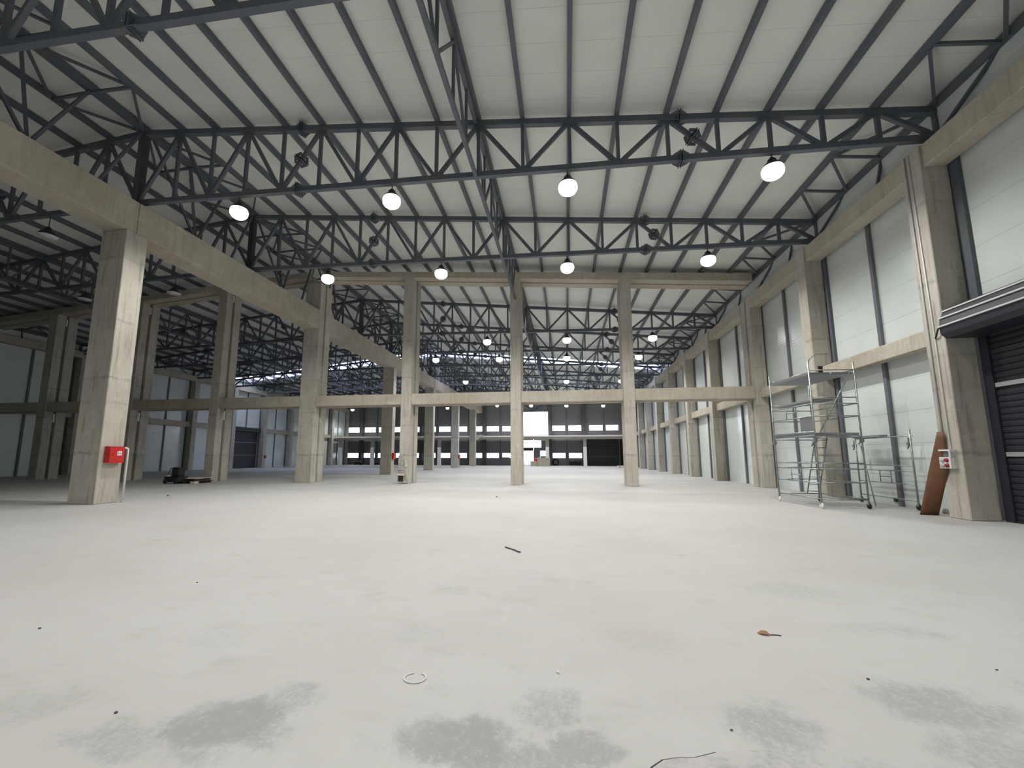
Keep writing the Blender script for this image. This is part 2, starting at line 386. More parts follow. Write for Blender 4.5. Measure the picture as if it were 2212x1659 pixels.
# far end wall: rows of grey cladding between posts, window bands, the open bay and the entrance
pc = [10.6] + [3.33 - 6.2*k for k in range(8)] + [XWL]                   # column axes along the end wall
def zroof(x): return roofpt(x if x > XRIDGE else MIR(x)) + .06
wb = struct(put('wall_back', MB().box(XWL - .3, XWR + .3, YB + .36, YB + .40, 14.75, 14.9).mesh('wall_back', M['outer'])))
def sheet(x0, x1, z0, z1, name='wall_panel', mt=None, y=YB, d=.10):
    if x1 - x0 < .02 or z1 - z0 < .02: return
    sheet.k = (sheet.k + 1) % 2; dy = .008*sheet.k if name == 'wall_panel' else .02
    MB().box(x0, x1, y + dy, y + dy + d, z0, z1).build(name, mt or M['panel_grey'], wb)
sheet.k = 0
win_n = [0]
def window(x0, x1, z0, z1, split, parent=None):
    win_n[0] += 1
    fr = .05; w = MB()
    for (a, b, c, d) in ((x0, x1, z0, z0 + fr), (x0, x1, z1 - fr, z1), (x0, x0 + fr, z0 + fr, z1 - fr), (x1 - fr, x1, z0 + fr, z1 - fr)): w.box(a, b, YB - .02, YB + .12, c, d)
    o = struct(w.build('window_%d' % win_n[0], M['steel']))
    xs = [x0 + fr] + [s_ for s_ in split] + [x1 - fr]
    for s_ in split: MB().box(s_ - .03, s_ + .03, YB - .01, YB + .1, z0 + fr, z1 - fr).build('mullion', M['steel'], o)
    for a, b in zip(xs, xs[1:]): MB().box(a + .03*(a in split), b - .03*(b in split), YB + .03, YB + .045, z0 + fr, z1 - fr).build('pane', M['glass'], o)
    return o
UZ0, UZ1, LZ0, LZ1, ZM = 6.32, 7.40, 1.33, 2.30, 5.2
for k in range(len(pc) - 1):
    xr_, xl_ = pc[k], pc[k + 1]; mid = (xr_ + xl_)/2
    narrow = xr_ - xl_ < 4
    halves = [(mid + .05, xr_ - .30), (xl_ + .30, mid - .05)] if not narrow else [(xl_ + .1, xr_ - .3)]
    for hi, (a, b) in enumerate(halves):
        wa, wb2 = a + (.22 if hi == 0 else .10), b - (.10 if hi == 0 else .22)
        if k == 0: wa, wb2 = (a + .25, b - .75) if hi == 0 else (a + .65, b - .15)
        sp = [wa + (wb2 - wa)*(.60 if hi == 0 else .38)] if not narrow else []
        zr = zroof(mid) + .6
        lim = roofpt(a if a > XRIDGE else MIR(b)) 
        # sheets follow the slope at the top
        def topsheet(z0):
            P = []
            for y_ in (YB, YB + .10):
                P += [(a, y_, z0), (b, y_, z0), (b, y_, zroof(b)), (a, y_, zroof(a))]
            q = [P[0], P[1], P[5], P[4], P[3], P[2], P[6], P[7]]
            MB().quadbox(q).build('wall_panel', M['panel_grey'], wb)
        if k == 2:      # the bay with the big gap in the cladding and the entrance
            topsheet(10.05)
            if hi == 0:
                sheet(a, b, 4.7, 5.25); sheet(-4.45, b, 2.75, 4.7); sheet(-4.74, -4.45, 2.75, 3.2); sheet(-3.36, b, 0, 2.75); sheet(-4.72, -3.36, 0, 1.66)
                sheet(-5.86, -4.74, 0, 3.2); sheet(a, -5.86, 2.78, 3.2, mt=M['dark_door'])
            else:
                sheet(a, b, 4.7, 5.25); sheet(a, b, 2.78, 3.2, mt=M['dark_door']); sheet(a, -8.15, 0, 2.78); sheet(a, -8.15, 3.2, 4.7)
            continue
        # upper storey
        sheet(a, b, ZM, UZ0); sheet(a, wa, UZ0, UZ1); sheet(wb2, b, UZ0, UZ1); window(wa, wb2, UZ0, UZ1, sp)
        z = UZ1
        while z + 1.02 < 10.4: sheet(a, b, z, z + 1.02); z += 1.02
        topsheet(z)
        if k == 0: sheet(a, b, 4.9, ZM); continue      # roller door below
        z = LZ1
        while z + .96 < ZM: sheet(a, b, z, z + .966); z += .966
        sheet(a, b, z, ZM) if z < ZM - .02 else None
        sheet(a, wa, LZ0, LZ1); sheet(wb2, b, LZ0, LZ1); window(wa, wb2, LZ0, LZ1, sp); sheet(a, b, 0, LZ0)
for k in range(len(pc) - 1):
    mid = (pc[k] + pc[k + 1])/2
    if k == 2:
        MB().box(mid - .09, mid + .09, YB - .14, YB - .02, 10.0, zroof(mid)).build('cladding_post', M['steel'], wb)
        MB().box(pc[3] + .3, pc[2] - .3, YB - .12, YB + .1, 9.96, 10.14).build('cladding_rail', M['steel'], wb)
        MB().bar((pc[3] + .3, YB - .1, 12.2), (mid, YB - .1, 10.1), .14, .14).build('cladding_brace', M['steel'], wb)
        MB().bar((mid, YB - .1, 10.1), (pc[2] - .3, YB - .1, 11.9), .14, .14).build('cladding_brace', M['steel'], wb); continue
    if pc[k] - pc[k + 1] < 4: continue
    MB().box(mid - .08, mid + .08, YB - .16, YB - .02, 0 if k else 5.2, zroof(mid) - .1).build('cladding_post', M['steel'], wb)
for j, (x0, x1) in enumerate(zip(pc[1:], pc[:-1])):      # backing strips behind the columns
    sheet(x0 - .3 if j < 8 else x0, x0 + .3, 0, zroof(x0) - .12, 'column_backing')
sheet(10.3, XWR, 0, zroof(10.9) - .05, 'column_backing')
# wall behind the camera
wf = struct(MB().box(XWL - .3, XWR + .3, YFRONT - .3, YFRONT - .1, 0, 15).build('wall_front', M['panel']))

# entrance glazing of the end wall
win_n[0] += 1
en = MB(); 
for (a, b, c, d) in ((-8.15, -4.45, 3.2, 3.28), (-8.15, -4.45, 4.62, 4.7), (-8.15, -8.07, 3.28, 4.62), (-4.53, -4.45, 3.28, 4.62)): en.box(a, b, YB - .03, YB + .1, c, d)
en_o = struct(en.build('window_%d' % win_n[0], M['steel']))
for q in range(4): MB().box(-8.07 + .885*q + .02, -8.07 + .885*(q + 1) - .02, YB + .03, YB + .045, 3.28, 4.62).build('pane', M['glass'], en_o)
for q in range(1, 4): MB().box(-8.07 + .885*q - .02, -8.07 + .885*q + .02, YB, YB + .06, 3.28, 4.62).build('mullion', M['galv'], en_o)
win_n[0] += 1
sw = MB()
for (a, b, c, d) in ((-4.72, -3.36, 1.66, 1.72), (-4.72, -3.36, 2.69, 2.75), (-4.72, -4.66, 1.72, 2.69), (-3.42, -3.36, 1.72, 2.69)): sw.box(a, b, YB - .02, YB + .1, c, d)
sw_o = struct(sw.build('window_%d' % win_n[0], M['steel']))
for a, b in ((-4.66, -4.07), (-4.03, -3.42)): MB().box(a, b, YB + .03, YB + .045, 1.72, 2.69).build('pane', M['glass'], sw_o)
MB().box(-4.07, -4.03, YB, YB + .07, 1.72, 2.69).build('mullion', M['steel'], sw_o)
ed = struct(MB().box(-8.15, -5.86, YB - .02, YB + .1, 2.70, 2.78).build('door_4', M['steel']))
for x in (-8.12, -7.68, -6.82, -5.90): MB().box(x - .035, x + .035, YB - .02, YB + .1, 0, 2.70).build('door_stile', M['steel'], ed)
for a, b in ((-8.08, -7.72), (-7.64, -6.86), (-6.78, -5.94)): MB().box(a, b, YB + .03, YB + .045, .06, 2.70).build('pane', M['glass'], ed)
for a, b in ((-8.08, -7.72), (-7.64, -6.86), (-6.78, -5.94)): MB().box(a, b, YB - .01, YB + .09, 0, .06).build('door_rail', M['steel'], ed)
MB().tube([(-7.5, YB - .06, .95), (-7.5, YB - .06, 1.35)], .02, 6).build('handle', M['galv'], ed)

# ------------------------------------------------------------------ roller doors
d1 = struct(put('door_1', None))
ya, yb = DOOR1[0] - .02, Y1 - .02
pitch = .155; k = 0; z = .03
slat_me = MB().prism([(0, 0), (-.018, .02), (-.026, .075), (-.018, .128), (0, .148)], 0, yb - ya - .34).mesh('slat', M['dark_door'])
while z < 5.0:
    if abs(z + .07 - 3.42) > .09 and abs(z + .07 - 1.67) > .09: put('slat', slat_me, d1, (XWR + .02, ya + .12, z))
    z += pitch
for zc in (3.42, 1.67): MB().box(XWR - .02, XWR + .02, ya + .12, yb - .22, zc - .055, zc + .055).build('light_strip', M['door_stripe'], d1)
MB().box(XWR - .03, XWR + .03, ya + .12, yb - .22, 0.0, .05).build('bottom_rail', M['dark_door'], d1)
MB().box(XWR + .03, XWR + .06, ya, yb, 0, 5.2).build('door_backing', M['black'], d1)
for (a, b) in ((yb - .24, yb + .0), (ya, ya + .12)): MB().box(10.82, XWR + .04, a, b, 0, 4.9).build('guide_rail', M['dark_door'], d1)
hp = [(10.86, 5.66), (10.3, 5.60), (10.12, 5.47), (10.02, 5.28), (9.98, 5.05), (10.0, 4.86), (10.12, 4.74), (10.86, 4.74)]
hood = MB().prism(hp, ya - .3, Y1 - .004).build('housing', M['dark_door'], d1)
for (x, zz) in ((10.11, 5.485), (10.005, 5.29), (9.963, 5.06)): MB().box(x - .02, x + .02, ya - .3, Y1 - .006, zz - .018, zz + .018).build('housing_rib', M['rib'], hood)
d2 = struct(put('door_2', None))
for z0, z1 in ((.05, 1.72), (1.82, 3.46), (3.56, 5.1)): MB().box(XWL - .03, XWL + .01, DOOR2[0], DOOR2[1], z0, z1).build('door_section', M['dark_door'], d2)
for z0 in (1.74, 3.48): MB().box(XWL - .02, XWL + .02, DOOR2[0], DOOR2[1], z0, z0 + .06).build('light_strip', M['door_stripe'], d2)
MB().box(XWL, XWL + .5, DOOR2[0] - .1, DOOR2[1] + .1, 5.0, 5.55).build('housing', M['dark_door'], d2)
MB().box(XWL - .08, XWL - .04, DOOR2[0] - .1, DOOR2[1] + .1, 0, 5.3).build('door_backing', M['black'], d2)
d3 = struct(put('door_3', None))
for z0, z1 in ((.04, 1.64), (1.70, 3.24), (3.30, 4.88)): MB().box(3.75, 9.5, YB - .05, YB, z0, z1).build('door_section', M['dark_door'], d3)
for z0 in (1.65, 3.25): MB().box(3.75, 9.5, YB - .055, YB - .03, z0, z0 + .04).build('light_strip', M['sheet_grey'], d3)
MB().box(3.6, 10.3, YB + .02, YB + .06, 0, 4.95).build('door_backing', M['black'], d3)
MB().box(9.5, 9.66, YB - .1, YB, 0, 4.9).build('guide_rail', M['sheet_grey'], d3)

# ------------------------------------------------------------------ concrete columns
M['dimmed_concrete'] = concrete('dimmed_concrete', (.13, .125, .12), (.08, .075, .07), (.11, .105, .10))  # same concrete, its colour darkened to stand for the dim light at the end wall
def column(x0, x1, y0, y1, z1, label, name='concrete_column', mt='concrete', top=None, group=None):
    b = MB()
    P = [(x0, y0, 0), (x1, y0, 0), (x1, y1, 0), (x0, y1, 0)]
    tz = top if top else (lambda x: z1)
    P += [(x0, y0, tz(x0)), (x1, y0, tz(x1)), (x1, y1, tz(x1)), (x0, y1, tz(x0))]
    o = b.quadbox(P).build(name, M[mt], bevel=.018)
    return tagged(o, label, 'column', group)
GR = 'bare concrete columns along the right wall'
R_COL = {}
ZRB = 10.42
R_COL[0] = column(XR, 10.77, col_y(0), col_y(0) + .66, ZRB, 'bare concrete column beside the big dark roller door with a conduit and socket box', group=GR)
R_COL[1] = column(XR, 10.77, col_y(1), col_y(1) + .66, ZRB, 'bare concrete wall column standing behind the tube scaffold', group=GR)
R_COL[2] = column(XR + .1, 10.77, 25.5, 26.06, ZRB, 'right wall column at the cross frame, nearer of the close pair', group=GR)
R_COL['2b'] = column(XR + .1, 10.77, 26.24, 26.85, ZRB, 'right wall column at the cross frame, farther of the close pair', group=GR)
for i in range(3, 12):
    R_COL[i] = column(XR, 10.77, col_y(i), min(col_y(i) + .66, YB - .18), ZRB, 'bare concrete right wall column, %s one beyond the cross frame' % ORD[i - 3], group=GR)
GL = 'bare concrete columns of the middle colonnade'
ZLB = 11.03; L_COL = {}
def lrow(i): return 12.75 + 12.572*i + (DJ if i > 1 else 0)
L_COL[0] = column(-16.64, XL, lrow(0) - .02, lrow(0) + .80, 9.8, 'large bare concrete column with the red hose cabinet, nearest on the left', group=GL)
L_COL[1] = column(-16.64, XL, 25.5, 26.06, 12.9, 'colonnade column at the cross frame, nearer of the thick close pair', group=GL)
L_COL['1b'] = column(-16.64, XL, 26.24, 26.85, 12.9, 'colonnade column at the cross frame, farther of the thick close pair', group=GL)
for i in range(2, 6):
    L_COL[i] = column(-16.64, XL, lrow(i), lrow(i) + .68, 9.8, 'bare concrete colonnade column, %s one beyond the cross frame' % ORD[i - 2], group=GL)
zf = lambda x: 12.10 - .0765*(x if x > XRIDGE else MIR(x))            # underside of the sloping beams
zft = lambda x: 12.53 - .0725*(x if x > XRIDGE else MIR(x))
GF = 'columns of the cross frame'
FX = [(3.27, 3.90, 'right'), (-3.15, -2.53, 'middle'), (-9.88, -9.24, 'left')]
F_COL = {}
for (a, b, w) in FX:
    F_COL[w] = column(a, b, 25.5, 26.06, 0, 'slim concrete cross frame column, %s of three in the bright hall, front half' % w, top=zf, group=GF)
    column(a + .02, b + .02, 26.24, 26.85, 0, 'slim concrete cross frame column, %s of three in the bright hall, rear half' % w, top=zf, group=GF)
foam = []
for (a, b, w) in ((-23.1, -22.47, 'first'), (-29.75, -29.1, 'second'), (-36.9, -36.2, 'third')):
    fcol = column(a, b, 25.5, 26.06, 0, 'concrete cross frame column in the dark hall, %s left of the colonnade, front half' % w, top=zf, group=GF)
    MB().box(b - .02, b + .012, 26.07, 26.16, zf(b) - .75, zf(b) - .25).build('foam_strip', M['white'], fcol)
    MB().box(b - .02, b + .012, 26.07, 26.16, 4.0, 4.6).build('foam_strip', M['white'], fcol)
    column(a + .02, b + .02, 26.24, 26.85, 0, 'concrete cross frame column in the dark hall, %s left of the colonnade, rear half' % w, top=zf, group=GF)
GLW = 'concrete columns along the dark left wall'
for i in range(1, 12):
    column(XWL + .1, XWL + .8, col_y(i), min(col_y(i) + .66, YB - .18), 10.39, 'concrete column on the left wall of the dark hall, %s from the camera' % ORD[i - 1], group=GLW)
GB = 'concrete columns along the far end wall'
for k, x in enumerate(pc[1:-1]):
    column(x - .31, x + .31, YB - .78, YB - .18, 0, 'column coloured darker for dim light on the far end wall, %s from the right' % ORD[k], top=lambda x_: zroof(x_) - .45, group=GB, mt='dimmed_concrete')
# mezzanine on white-footed posts
mz = tagged(MB().box(XWL + .85, 10.05, 77.8, 82.38, 5.06, 5.28).build('mezzanine_slab', M['white_paint']), 'thin pale mezzanine slab crossing the far end of both halls', 'mezzanine')
MB().box(XWL + .85, 10.05, 78.2, 78.6, 4.66, 5.06).build('edge_beam', M['concrete'], mz)
for k in range(8):
    x = 3.25 - 6.45*k - (.2 if k > 2 else 0)
    if k in (2,): continue
    p_ = MB().box(x - .28, x + .28, 78.15, 78.65, 3.28, 4.66).build('mezzanine_post', M['concrete'])
    tagged(p_, 'square post under the mezzanine with white lower half, %s from the right' % ORD[k], 'column', 'white footed posts under the mezzanine')
    MB().box(x - .29, x + .29, 78.13, 78.67, 0, 3.28).build('painted_foot', M['white_paint'], p_)

# ------------------------------------------------------------------ concrete beams
def beam(P, label, group, name='concrete_beam'):
    return tagged(MB().quadbox(P).build(name, M['beam_concrete'], bevel=.015), label, 'beam', group)
def bx(x0, x1, y0, y1, z0, z1): return [(x0, y0, z0), (x1, y0, z0), (x1, y1, z0), (x0, y1, z0), (x0, y0, z1), (x1, y0, z1), (x1, y1, z1), (x0, y1, z1)]
bays = [(col_y(0) + .66, col_y(1)), (col_y(1) + .66, 25.5), (26.85, col_y(3))] + [(col_y(i) + .66, col_y(i + 1)) for i in range(3, 11)]
for k, (a, b) in enumerate(bays):
    beam(bx(10.38, 10.74, a, b, 4.76, 5.25), 'mid-height concrete beam on the right wall, %s bay past the roller door' % ORD[k], 'mid-height beams on the right wall')
    beam(bx(10.16, 10.74, a, b, 9.76, 10.40), 'top concrete beam on the right wall, %s bay past the roller door' % ORD[k], 'top beams on the right wall')
beam(bx(10.16, 10.74, 1.0, col_y(0), 9.72, 10.40), 'top concrete beam above the roller door at the upper right', 'top beams on the right wall')
lb = [(0.0, lrow(0) + .34), (lrow(0) + .36, 25.5), (26.85, lrow(2) + .34)] + [(lrow(i) + .36, lrow(i + 1) + .34) for i in range(2, 5)] + [(lrow(5) + .36, YB - .65)]
names_l = ['nearest, running out of the picture at left', 'second, from the hose cabinet column to the cross frame', 'first one beyond the cross frame', 'second one beyond the cross frame', 'third one beyond the cross frame', 'fourth one beyond the cross frame', 'last one before the end wall']
for k, (a, b) in enumerate(lb):
    beam(bx(-16.62, XL - .012, a, b, 9.80, 11.02), 'deep concrete beam over the colonnade, %s' % names_l[k], 'deep beams over the colonnade')
def slope_beam(x0, x1, y0, y1, label):
    P = [(x0, y0, zf(x0)), (x1, y0, zf(x1)), (x1, y1, zf(x1)), (x0, y1, zf(x0)), (x0, y0, zft(x0)), (x1, y0, zft(x1)), (x1, y1, zft(x1)), (x0, y1, zft(x0))]
    beam(P, label, 'sloping roof beams of the cross frame')
slope_beam(XL, 10.45, 25.48, 26.08, 'sloping concrete beam across the top of the cross frame in the bright hall, front')
slope_beam(XL, 10.45, 26.22, 26.87, 'sloping concrete beam across the top of the cross frame in the bright hall, rear')
slope_beam(XWL + .8, -16.64, 25.48, 26.08, 'sloping concrete beam across the top of the cross frame in the dark hall, front')
slope_beam(XWL + .8, -16.64, 26.22, 26.87, 'sloping concrete beam across the top of the cross frame in the dark hall, rear')
tb = [(3.90, XR + .1), (-2.53, 3.27), (-9.24, -3.15), (XL, -9.88), (-22.47, -16.64), (-29.1, -23.1), (-36.2, -29.75), (XWL + .8, -36.9)]
for k, (a, b) in enumerate(tb):
    mb = beam(bx(a, b, 25.56, 26.04, 4.74, 5.40), 'mid-height concrete tie beam of the cross frame, %s from the right' % ORD[k], 'mid-height tie beams of the cross frame')
    MB().box(a, b, 26.26, 26.75, 4.74, 5.40).build('rear_half', M['beam_concrete'], mb)
for k in range(1, 11):
    a_, b_ = col_y(k) + .66, col_y(k + 1)
    if k in (7 - 1,): continue
    tagged(MB().box(XWL + .15, XWL + .5, a_, b_, 5.0, 5.6).build('concrete_beam', M['beam_concrete']), 'mid-height concrete beam on the left wall, %s bay from the camera' % ORD[k - 1], 'beam', 'mid-height beams on the left wall')
tagged(MB().box(XWL + .12, XWL + .72, 5.0, YB - .1, 10.40, 11.0).build('concrete_beam', M['beam_concrete']), 'long concrete beam along the top of the left wall', 'beam')
# column heads where trusses and beams meet get a small pad; rough mortar at the foot of the left slim column
fc = F_COL['left']
pt_ = MB()
rr = random.Random(3)
for k in range(11):
    z0 = .02 + k*.15; w0 = .10 + .48*max(0, 1 - k/13)
    pt_.box(-9.90 - .06*max(0, 1 - k/9), -9.90 + w0, 25.44 - rr.random()*.03, 25.52, z0, z0 + .15 + rr.random()*.01)
pt_.build('mortar_patch', M['plaster'], fc, bevel=.02)
MB().box(-9.86, -9.56, 25.40, 25.45, .16, .46).build('broken_hole', M['dark_gap'], fc)
MB().box(-9.92, -9.50, 25.36, 25.45, .48, .60).build('pale_chip', M['board_edge'], fc)
MB().quadbox([(-9.44, 25.42, 1.0), (-9.36, 25.42, .98), (-9.36, 25.5, .98), (-9.44, 25.5, 1.0), (-9.46, 25.42, 1.36), (-9.42, 25.42, 1.38), (-9.42, 25.5, 1.38), (-9.46, 25.5, 1.36)]).build('foam_strip', M['board_edge'], fc)

# ------------------------------------------------------------------ steel roof trusses
def truss_parts(mirror, individual):
    X = lambda k: MIR(NX[k]) if mirror else NX[k]
    T = lambda k: (X(k), 0, ZTOP(NX[k])); Bt = lambda k: (X(k), 0, ZBOT(NX[k]))
    parts = [('top_chord', MB().bar(T(0), T(18), .19, .20).mesh('top_chord', M['steel']), None)]
    b0 = (X(0) - (.1 if not mirror else -.1), 0, ZBOT(NX[0]))
    parts.append(('bottom_chord', MB().bar(b0, Bt(18), .17, .18).mesh('bottom_chord', M['steel']), None))
    webs = []
    for k in range(19):
        w = .16 if k in (0, 18) else .11
        webs.append(('vertical_web', T(k), Bt(k), w if k != 18 else .26))
    for k in range(18):
        a, b = (T(k), Bt(k + 1)) if k % 2 else (Bt(k), T(k + 1))
        webs.append(('diagonal_web', a, b, .12))
    if individual:
        for nm, a, b, w in webs: parts.append((nm, MB().bar(a, b, w, w, (0, 1, 0)).mesh(nm, M['steel']), None))
    else:
        mb = MB()
        for nm, a, b, w in webs: mb.bar(a, b, w, w, (0, 1, 0))
        parts.append(('web_members', mb.mesh('web_members', M['steel']), 'stuff'))
    # bolted splices on chords and one diagonal at each quarter
    def flange(p, d):
        p, d = Vector(p), Vector(d).normalized(); up = Vector((0, 1, 0)); s_ = d.cross(up).normalized()
        fb = MB()
        for o_ in (-.035, .035):
            c = p + d*o_
            fb.quadbox([c - up*.2 - s_*.2 - d*.012, c + up*.2 - s_*.2 - d*.012, c + up*.2 + s_*.2 - d*.012, c - up*.2 + s_*.2 - d*.012,
                        c - up*.2 - s_*.2 + d*.012, c + up*.2 - s_*.2 + d*.012, c + up*.2 + s_*.2 + d*.012, c - up*.2 + s_*.2 + d*.012])
        for a_ in (0, 1, 2, 3):
            q = math.pi/4 + a_*math.pi/2; rdir = up*math.cos(q) + s_*math.sin(q)
            fb.bar(p + rdir*.1 - d*.22, p + rdir*.22, .02, .1, tuple(rdir)); fb.bar(p + rdir*.1 + d*.22, p + rdir*.22, .02, .1, tuple(rdir))
        return fb.mesh('splice_flange', M['steel'])
    for xx in (3.78, -9.42):
        xs = MIR(xx) if mirror else xx
        tn = (Vector(T(18)) - Vector(T(0)))
        parts.append(('splice_flange', flange((xs, 0, ZTOP(xx)), tn), None)); parts.append(('splice_flange', flange((xs, 0, ZBOT(xx)), Vector(Bt(18)) - Vector(Bt(0))), None))
    for (ka, kb) in ((5, 4), (13, 14)):
        a, b = Vector(T(ka)), Vector(Bt(kb)); parts.append(('splice_flange', flange((a + b)/2, b - a), None))
    return parts
PA = {(mi, ind): truss_parts(mi, ind) for mi in (False, True) for ind in (False, True)}
def truss(i, mirror, individual, label, group):
    r_ = thing('roof_truss', label, 'truss', (0, yt(i), 0), group)
    for nm, me, kind in PA[(mirror, individual)]:
        o = put(nm, me, r_)
        if kind: o['kind'] = kind
nm_r = {-1: 'nearest one at the upper left edge', 0: 'first full one, above the hose cabinet column', 1: 'second full one, just before the cross frame'}
for i in (-1, 0, 1, 3, 4, 5, 6, 7, 8, 9, 10):
    lab = 'steel roof truss of the bright hall, ' + (nm_r[i] if i < 2 else '%s beyond the cross frame' % ORD[i - 3])
    truss(i, False, i <= 5, lab, 'steel roof trusses of the bright hall')
    if i >= 0:
        lab = 'shadowed steel roof truss of the dark left hall, ' + ('%s before the cross frame' % ('second' if i == 0 else 'last') if i < 2 else '%s beyond the cross frame' % ORD[i - 3])
        truss(i, True, i in (0, 1, 3), lab, 'steel roof trusses of the dark hall')
# longitudinal truss half way across the bright hall
def long_truss(label, ys, X, zt, zb, individual, mirror=False):
    if mirror: X = MIR(X)
    r_ = thing('longitudinal_truss', label, 'truss', (X, ys[0], 0), 'lengthwise roof trusses')
    L = ys[-1] - ys[0]
    MB().bar((0, 0, zt), (0, L, zt), .13, .14).build('top_chord', M['steel'], r_)
    MB().bar((0, 0, zb), (0, L, zb), .12, .12).build('bottom_chord', M['steel'], r_)
    mb = MB(); n_ = 4
    for a, b in zip(ys, ys[1:]):
        for q in range(n_):
            y0, y1 = a - ys[0] + (b - a)*q/n_, a - ys[0] + (b - a)*(q + 1)/n_
            segs = [((0, y0, zt), (0, y1, zb)) if q % 2 == 0 else ((0, y0, zb), (0, y1, zt))]
            if q: segs.append(((0, y0, zt), (0, y0, zb)))
            for p_, q_ in segs:
                if individual: MB().bar(p_, q_, .08, .08, (1, 0, 0)).build('web_member', M['steel'], r_)
                else: mb.bar(p_, q_, .08, .08, (1, 0, 0))
    if not individual: mb.build('web_members', M['steel'], r_, kind='stuff')
xm = -2.82
long_truss('dark lengthwise steel truss under the middle of the bright roof, before the cross frame', [.9, 7.3, 13.6, 19.9, 25.48], xm, ZTOP(xm) - .02, 11.05, True)
long_truss('dark lengthwise steel truss under the middle of the bright roof, beyond the cross frame', [26.9] + [yt(i) for i in range(3, 11)], xm, ZTOP(xm) - .02, 11.05, False)
long_truss('shadowed lengthwise steel truss under the dark hall roof, before the cross frame', [7.3, 13.6, 19.9, 25.48], xm, ZTOP(xm) - .02, 11.05, False, True)
long_truss('shadowed lengthwise steel truss under the dark hall roof, beyond the cross frame', [26.9] + [yt(i) for i in range(3, 11)], xm, ZTOP(xm) - .02, 11.05, False, True)
# bracing in the roof plane along the eaves and the ridge
TY = [yt(-1), yt(0), yt(1), 25.7] + [yt(i) for i in range(3, 11)]
def bracing(label, segf, group, near):
    r_ = thing('roof_bracing', label, 'bracing', (0, TY[0], 0), group)
    mb = MB()
    for j, (a, b) in enumerate(zip(TY, TY[1:])):
        for p_, q_, w in segf(a, b):
            p_ = (p_[0], p_[1] - TY[0], p_[2]); q_ = (q_[0], q_[1] - TY[0], q_[2])
            if j < near: MB().bar(p_, q_, w, w).build('brace', M['steel'], r_)
            else: mb.bar(p_, q_, w, w)
    mb.build('far_braces', M['steel'], r_, kind='stuff')
def eave(mi):
    fx = MIR if mi else (lambda x: x)
    x0, x1 = NX[0], NX[1]; z0, z1 = ZTOP(x0) + .08, ZTOP(x1) + .12
    def f(a, b):
        y = lambda t_: a + (b - a)*t_
        E0 = lambda t_: (fx(x0), y(t_), z0); P1 = lambda t_: (fx(x1), y(t_), z1)
        return [(E0(0), P1(.34), .08), (P1(.34), E0(.34), .08), (P1(.36), E0(.66), .08), (E0(.66), P1(.66), .08), (P1(.68), E0(1), .08),
                ((fx(x0) - (0 if mi else 0), y(.36), z0), (fx(10.6), y(.36), 10.40), .08), (E0(.68), (fx(10.5), y(.97), 10.42), .08)]
    return f
def ridge(a, b):
    y = lambda t_: a + (b - a)*t_
    zr_, xp = ZTOP(XRIDGE), NX[17]; zp = ZTOP(xp) + .12
    Rg = lambda t_: (XRIDGE, y(t_), zr_); P1 = lambda t_: (xp, y(t_), zp); Q1 = lambda t_: (MIR(xp), y(t_), zp)
    Mn = (XRIDGE + .3, y(.40), 11.05)
    s_ = []
    for Pn in (P1, Q1): s_ += [(Rg(.02), Pn(.33), .08), (Rg(.34), Pn(.34), .09), (Rg(.35), Pn(.66), .08), (Rg(.67), Pn(.67), .09), (Pn(.68), Rg(.98), .08)]
    s_ += [(Mn, Rg(.06), .09), (Mn, Rg(.34), .10), (Mn, Rg(.66), .09), ((XRIDGE, y(.98), zr_), (XRIDGE + .3, y(.72), 11.05), .09)]
    return s_
bracing('zigzag steel bracing along the eaves above the right wall', eave(False), 'roof bracing', 3)
bracing('zigzag steel bracing along the eaves of the dark left hall', eave(True), 'roof bracing', 0)
bracing('fan-shaped steel bracing between the colonnade beam and the ridge', ridge, 'roof bracing', 3)

# ------------------------------------------------------------------ lamps
body_me = MB().lathe([(.02, .42), (.06, .40), (.08, .36), (.12, .33), (.14, .24), (.20, .20), (.27, .12), (.285, .06), (.25, .05)], n=20).mesh('lamp_body', M['lamp_body'])
lens_prof = [(.27, .10), (.305, .03), (.315, -.05), (.30, -.14), (.25, -.215), (.17, -.27), (.07, -.295), (.001, -.298)]
lens_on = MB().lathe(lens_prof, n=20).mesh('lens', M['lamp_on'])
lens_off = MB().lathe([(.33, .02), (.30, -.02), (.001, -.03)], n=20).mesh('lens', M['lamp_off'])
def lamp(x, y, zl, label, lit=True, group='lit bell lamps of the bright hall', ztop=None, vis=True):
    r_ = thing('bell_lamp', label, 'lamp', (x, y, zl), group)
    put('lamp_body', body_me, r_); put('lens', lens_on if lit else lens_off, r_)
    zt = (ztop if ztop else ZBOT(x if x > XRIDGE else MIR(x)) - .08) - zl
    MB().tube([(0, 0, .40), (0, 0, zt)], .018, 6).build('hanger_rod', M['lamp_body'], r_)
    if lit:
        L = bpy.data.lights.new('lamp_light', 'SPOT'); L.energy = LAMP_W; L.color = LAMP_COL; L.spot_size = math.radians(160); L.spot_blend = .80; L.shadow_soft_size = .14
        lo = bpy.data.objects.new('lamp_light', L); COL.objects.link(lo); lo.parent = r_; lo.location = (0, 0, -.42)
LX = [6.43, .25, -5.85, -11.85]; PN = ['rightmost', 'second from right', 'second from left', 'leftmost']
LZ = {6.43: 10.30, .25: 10.40, -5.85: 10.52, -11.85: 10.66}
rows = {0: ('first full truss', (0, 1, 2, 3)), 1: ('second full truss, before the cross frame', (0, 1, 2, 3)), 3: ('first truss beyond the cross frame', (0, 1, 2)),
        4: ('second truss beyond the cross frame', (0, 1, 2, 3)), 6: ('fourth truss beyond the cross frame', (0, 1, 3)), 8: ('sixth truss beyond the cross frame', (0, 1, 2, 3)), 10: ('last truss before the end wall', (0, 1, 2, 3))}
